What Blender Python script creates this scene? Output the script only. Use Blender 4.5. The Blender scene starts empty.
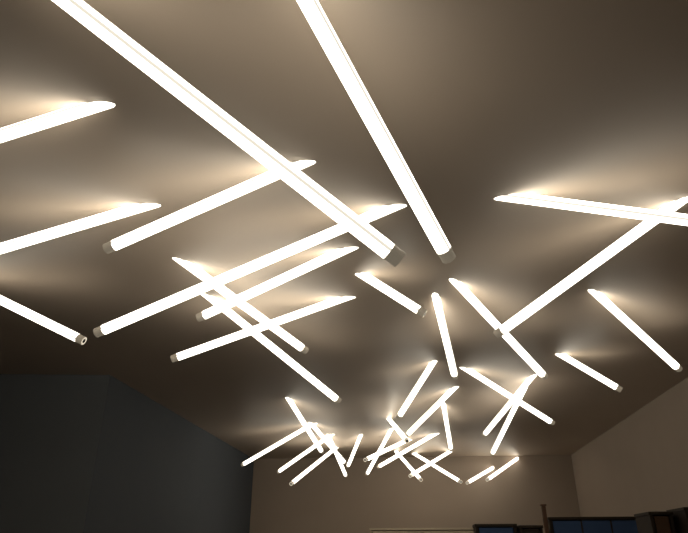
import bpy, math
from mathutils import Vector
scene=bpy.context.scene
ZC=3.4   # ceiling height (m)
cam=bpy.data.cameras.new('camera'); co=bpy.data.objects.new('camera',cam)
scene.collection.objects.link(co); scene.camera=co
cam.sensor_width=36; cam.lens=31.395; cam.clip_start=0.02
co.location=(0,0,1.6); co.rotation_euler=(math.radians(115.68),0,math.radians(6.68))
def mat(name,color,rough=.6,spec=.5,emi=None,es=0,noise=None):
    m=bpy.data.materials.new(name); m.use_nodes=True; nt=m.node_tree; b=nt.nodes['Principled BSDF']
    b.inputs['Base Color'].default_value=(*color,1); b.inputs['Roughness'].default_value=rough
    b.inputs['Specular IOR Level'].default_value=spec
    if emi: b.inputs['Emission Color'].default_value=(*emi,1); b.inputs['Emission Strength'].default_value=es
    if noise:
        t=nt.nodes.new('ShaderNodeTexCoord'); n=nt.nodes.new('ShaderNodeTexNoise'); n.inputs['Scale'].default_value=noise; n.inputs['Detail'].default_value=6
        r=nt.nodes.new('ShaderNodeValToRGB')
        r.color_ramp.elements[0].color=(*[c*.95 for c in color],1); r.color_ramp.elements[1].color=(*[min(1,c*1.05) for c in color],1)
        nt.links.new(t.outputs['Object'],n.inputs['Vector']); nt.links.new(n.outputs['Fac'],r.inputs['Fac']); nt.links.new(r.outputs['Color'],b.inputs['Base Color'])
    return m
M_ceil=mat('ceiling_paint',(.50,.41,.325),.48,.9,noise=1.5)
M_wall=mat('taupe_wall_paint',(.35,.285,.23),.8,.2,noise=2)
M_left=mat('slate_wall_paint',(.075,.085,.098),.8,.2,noise=2)
M_alc=mat('slate_wall_paint_brightened',(.17,.185,.20),.8,.2,noise=2)  # same slate as the left wall, colour brightened to offset weaker light here
M_floor=mat('floor_concrete',(.18,.16,.14),.6,noise=3)
M_tube=mat('tube_glow',(.8,.8,.8),.4,.3,(1,.92,.77),4.9)
M_seam=mat('tube_seam',(.8,.8,.8),.4,.3,(1,.93,.78),.85)
M_cap=mat('frosted_cap',(.42,.37,.31),.5,.4,(1,.85,.62),.14)
M_rim=mat('rim',(.7,.66,.6),.35,.4,(1,.88,.68),.6)
M_core=mat('core',(.02,.018,.015),.6)
def mesh(name,v,f,mats,idx=None):
    me=bpy.data.meshes.new(name); me.from_pydata(v,[],f)
    for m in mats: me.materials.append(m)
    if idx:
        for p,i in zip(me.polygons,idx): p.material_index=i
    me.update(); o=bpy.data.objects.new(name,me); scene.collection.objects.link(o); return o
# tube fixtures: (ceiling x, ceiling y, free-end x, y, z) in millimetres
near=[(-1282,1177,-24,1886,2527),(-390,1212,171,2238,2694),(-1340,1951,-2252,1941,3112),(-1469,2788,-2502,2730,3071),
(-523,2492,-1578,2653,3058),(-68,2966,-1842,3164,2779),(-398,3464,-1441,3713,3062),(-498,4274,-1846,4313,2968),
(-1509,3519,-819,4443,3036),(-1530,4131,-683,5435,2869),(-3244,3532,-2221,3684,2918),(-325,3857,104,3892,3091),
(208,4344,380,5431,3058),(350,4076,1115,5168,2964),(590,2934,1763,2782,3022),(1547,3090,547,3779,2883),
(1408,4390,2238,5244,3017),(1465,5965,2000,6043,3044),(566,6371,1573,7230,2968)]
far='''10u,589,o0,663,2au 10l,5mm,sp,6s6,27g de,5k0,-39,6bh,2cc 68,4o4,-5i,5hs,2ck an,66v,e0,758,2bl 8s,7vm,-j4,8hj,2b2 -an,7hu,-or,8k2,287 -an,6vp,-32,5s1,26y -1n,9hu,jx,8dz,23c -b2,99g,1a,811,233 hp,9d3,-3r,8cz,267 -187,5sk,-11r,6uj,29p -16w,722,-265,7lu,28u -12u,7sj,-1wo,8hm,29g -150,8sq,-1im,7hm,203 -17n,70s,-x5,7yu,2ap -pd,7v0,-ym,8ou,2cp -148,7sz,-10j,8wl,28u 1lr,a0a,yj,91y,26l 1fv,abg,oz,98s,25y -37,88t,-ly,7bp,28p'''
tubes=near+[tuple(int(c,36) for c in t.split(',')) for t in far.split()]
tubes[22]=(220,6080,-184,6620,2943)
N=16
for k,(ax,ay,bx,by,bz) in enumerate(tubes):
    RAD=.0315 if k<2 else .0295
    A=Vector((ax/1000,ay/1000,ZC)); B=Vector((bx/1000,by/1000,bz/1000))
    a=(B-A).normalized(); s=a.cross(Vector((0,0,1))).normalized(); w=s.cross(a)
    def ring(c,r): return [c+(w*math.cos(2*math.pi*(i+.5)/N)+s*math.sin(2*math.pi*(i+.5)/N))*r for i in range(N)]
    r0=[p-a*((p.z-(ZC-.002))/a.z) for p in ring(A,RAD)]   # mitre cut flush with the ceiling
    rings=[r0,ring(B-a*.05,RAD),ring(B-a*.05,RAD*1.03),ring(B-a*.043,RAD*1.03),ring(B-a*.043,RAD*.98),ring(B,RAD*.98),ring(B,RAD*.55),ring(B-a*.03,RAD*.53)]
    v=[p for r in rings for p in r]; f=[];ix=[]
    mm=[0,2,2,2,2,3,4]
    for j in range(7):
        for i in range(N):
            n=(i+1)%N; f.append((j*N+i,(j+1)*N+i,(j+1)*N+n,j*N+n)); ix.append(1 if (j==0 and i in(4,11)) else mm[j])
    f.append(tuple(7*N+i for i in range(N))); ix.append(4)
    f.append(tuple(reversed(range(N)))); ix.append(2)
    mesh('ceiling_tube_light',v,f,[M_tube,M_seam,M_cap,M_rim,M_core],ix)
# room shell
plan=[Vector((x,y,ZC)) for x,y in((3.055,12.873),(-3.37,12.68),(-3.337,6.175),(-8.28,5.425),(-8.28,-4),(3.084,-4))]
names=['wall_back','wall_left','wall_alcove','wall_side','wall_rear','wall_right']
mats=[M_wall,M_left,M_alc,M_alc,M_wall,M_wall]
for i in range(6):
    p,q=plan[i],plan[(i+1)%6]
    d=(q-p).normalized()
    t=Vector((d.y,-d.x,0))*.12
    vs=[]
    for z in(0,ZC):
        for c in(p,q,q+t,p+t): vs.append((c.x,c.y,z))
    mesh(names[i],vs,[(0,1,2,3),(4,5,6,7),(0,1,5,4),(1,2,6,5),(2,3,7,6),(3,0,4,7)],[mats[i]])
for nm,z0,z1,m in(('ceiling',ZC,ZC+.12,M_ceil),('floor',-.12,0,M_floor)):
    vs=[(p.x,p.y,z) for z in(z0,z1) for p in plan]
    fs=[tuple(range(6)),tuple(range(11,5,-1))]+[(i,(i+1)%6,6+(i+1)%6,6+i) for i in range(6)]
    mesh(nm,vs,fs,[m])
# furniture
M_frame=mat('dark_wood',(.03,.022,.016),.6,.2,noise=8)
M_blue=mat('blue_panel',(.05,.09,.19),.8,.1,noise=4)
M_beige=mat('beige_laminate',(.45,.38,.28),.6,.2,noise=4)
M_post=mat('brown_wood',(.09,.05,.03),.6,.2,noise=8)
M_metal=mat('handle_metal',(.4,.4,.4),.3)
def boxes(name,bl,mats):
    v=[];f=[];ix=[]
    for (x0,y0,z0,x1,y1,z1,m) in bl:
        o=len(v)
        v+=[(x,y,z) for z in(z0,z1) for x,y in((x0,y0),(x1,y0),(x1,y1),(x0,y1))]
        f+=[tuple(o+i for i in q) for q in((3,2,1,0),(4,5,6,7),(0,1,5,4),(1,2,6,5),(2,3,7,6),(3,0,4,7))]; ix+=[m]*6
    o=mesh(name,v,f,mats,ix)
    b=o.modifiers.new('bevel','BEVEL'); b.width=.004; b.segments=2
    return o
def cabinet(name,x0,x1,y,dep,h,n,frame,panel):
    t=.035; bl=[(x0,y,0,x0+t,y+dep,h-t,0),(x1-t,y,0,x1,y+dep,h-t,0),(x0-.01,y-.01,h-t,x1+.01,y+dep,h,0),(x0+t,y+.02,0,x1-t,y+dep,.08,0),(x0+t,y+dep-.02,.08,x1-t,y+dep,h-t,0)]
    wd=(x1-x0-2*t)/n
    for i in range(n):
        a=x0+t+i*wd
        bl.append((a+.012,y+.004,.09,a+wd-.012,y+.024,h-t-.012,1))
        bl.append((a+wd-.07,y-.016,1.0,a+wd-.055,y+.004,1.2,2))
        if i: bl.append((a-.01,y+.006,.08,a+.01,y+dep-.02,h-t,0))
    return boxes(name,bl,[frame,panel,M_metal])
cabinet('storage_cabinet',.74,1.28,9,.4,1.98,1,M_frame,M_blue)
cabinet('storage_cabinet',1.32,1.62,9,.4,1.96,1,M_frame,M_frame)
cabinet('storage_cabinet',1.72,2.93,9,.4,2.06,3,M_frame,M_blue)
boxes('wooden_post',[(1.59,8.68,.03,1.64,8.73,2.18,0),(1.54,8.63,0,1.69,8.78,.03,0),(1.58,8.67,2.18,1.65,8.74,2.2,0)],[M_post])
cabinet('tall_cupboard',2.50,2.74,7.45,.5,2.03,1,M_frame,M_post)
cabinet('tall_cupboard',2.80,3.03,7.25,.5,2.06,1,M_frame,M_frame)
cabinet('wardrobe',-.92,1.0,11.9,.45,2.04,4,M_beige,M_beige)
w=bpy.data.worlds.new('world'); scene.world=w; w.use_nodes=True
w.node_tree.nodes['Background'].inputs[0].default_value=(.5,.5,.55,1); w.node_tree.nodes['Background'].inputs[1].default_value=.05
scene.view_settings.view_transform='Standard'
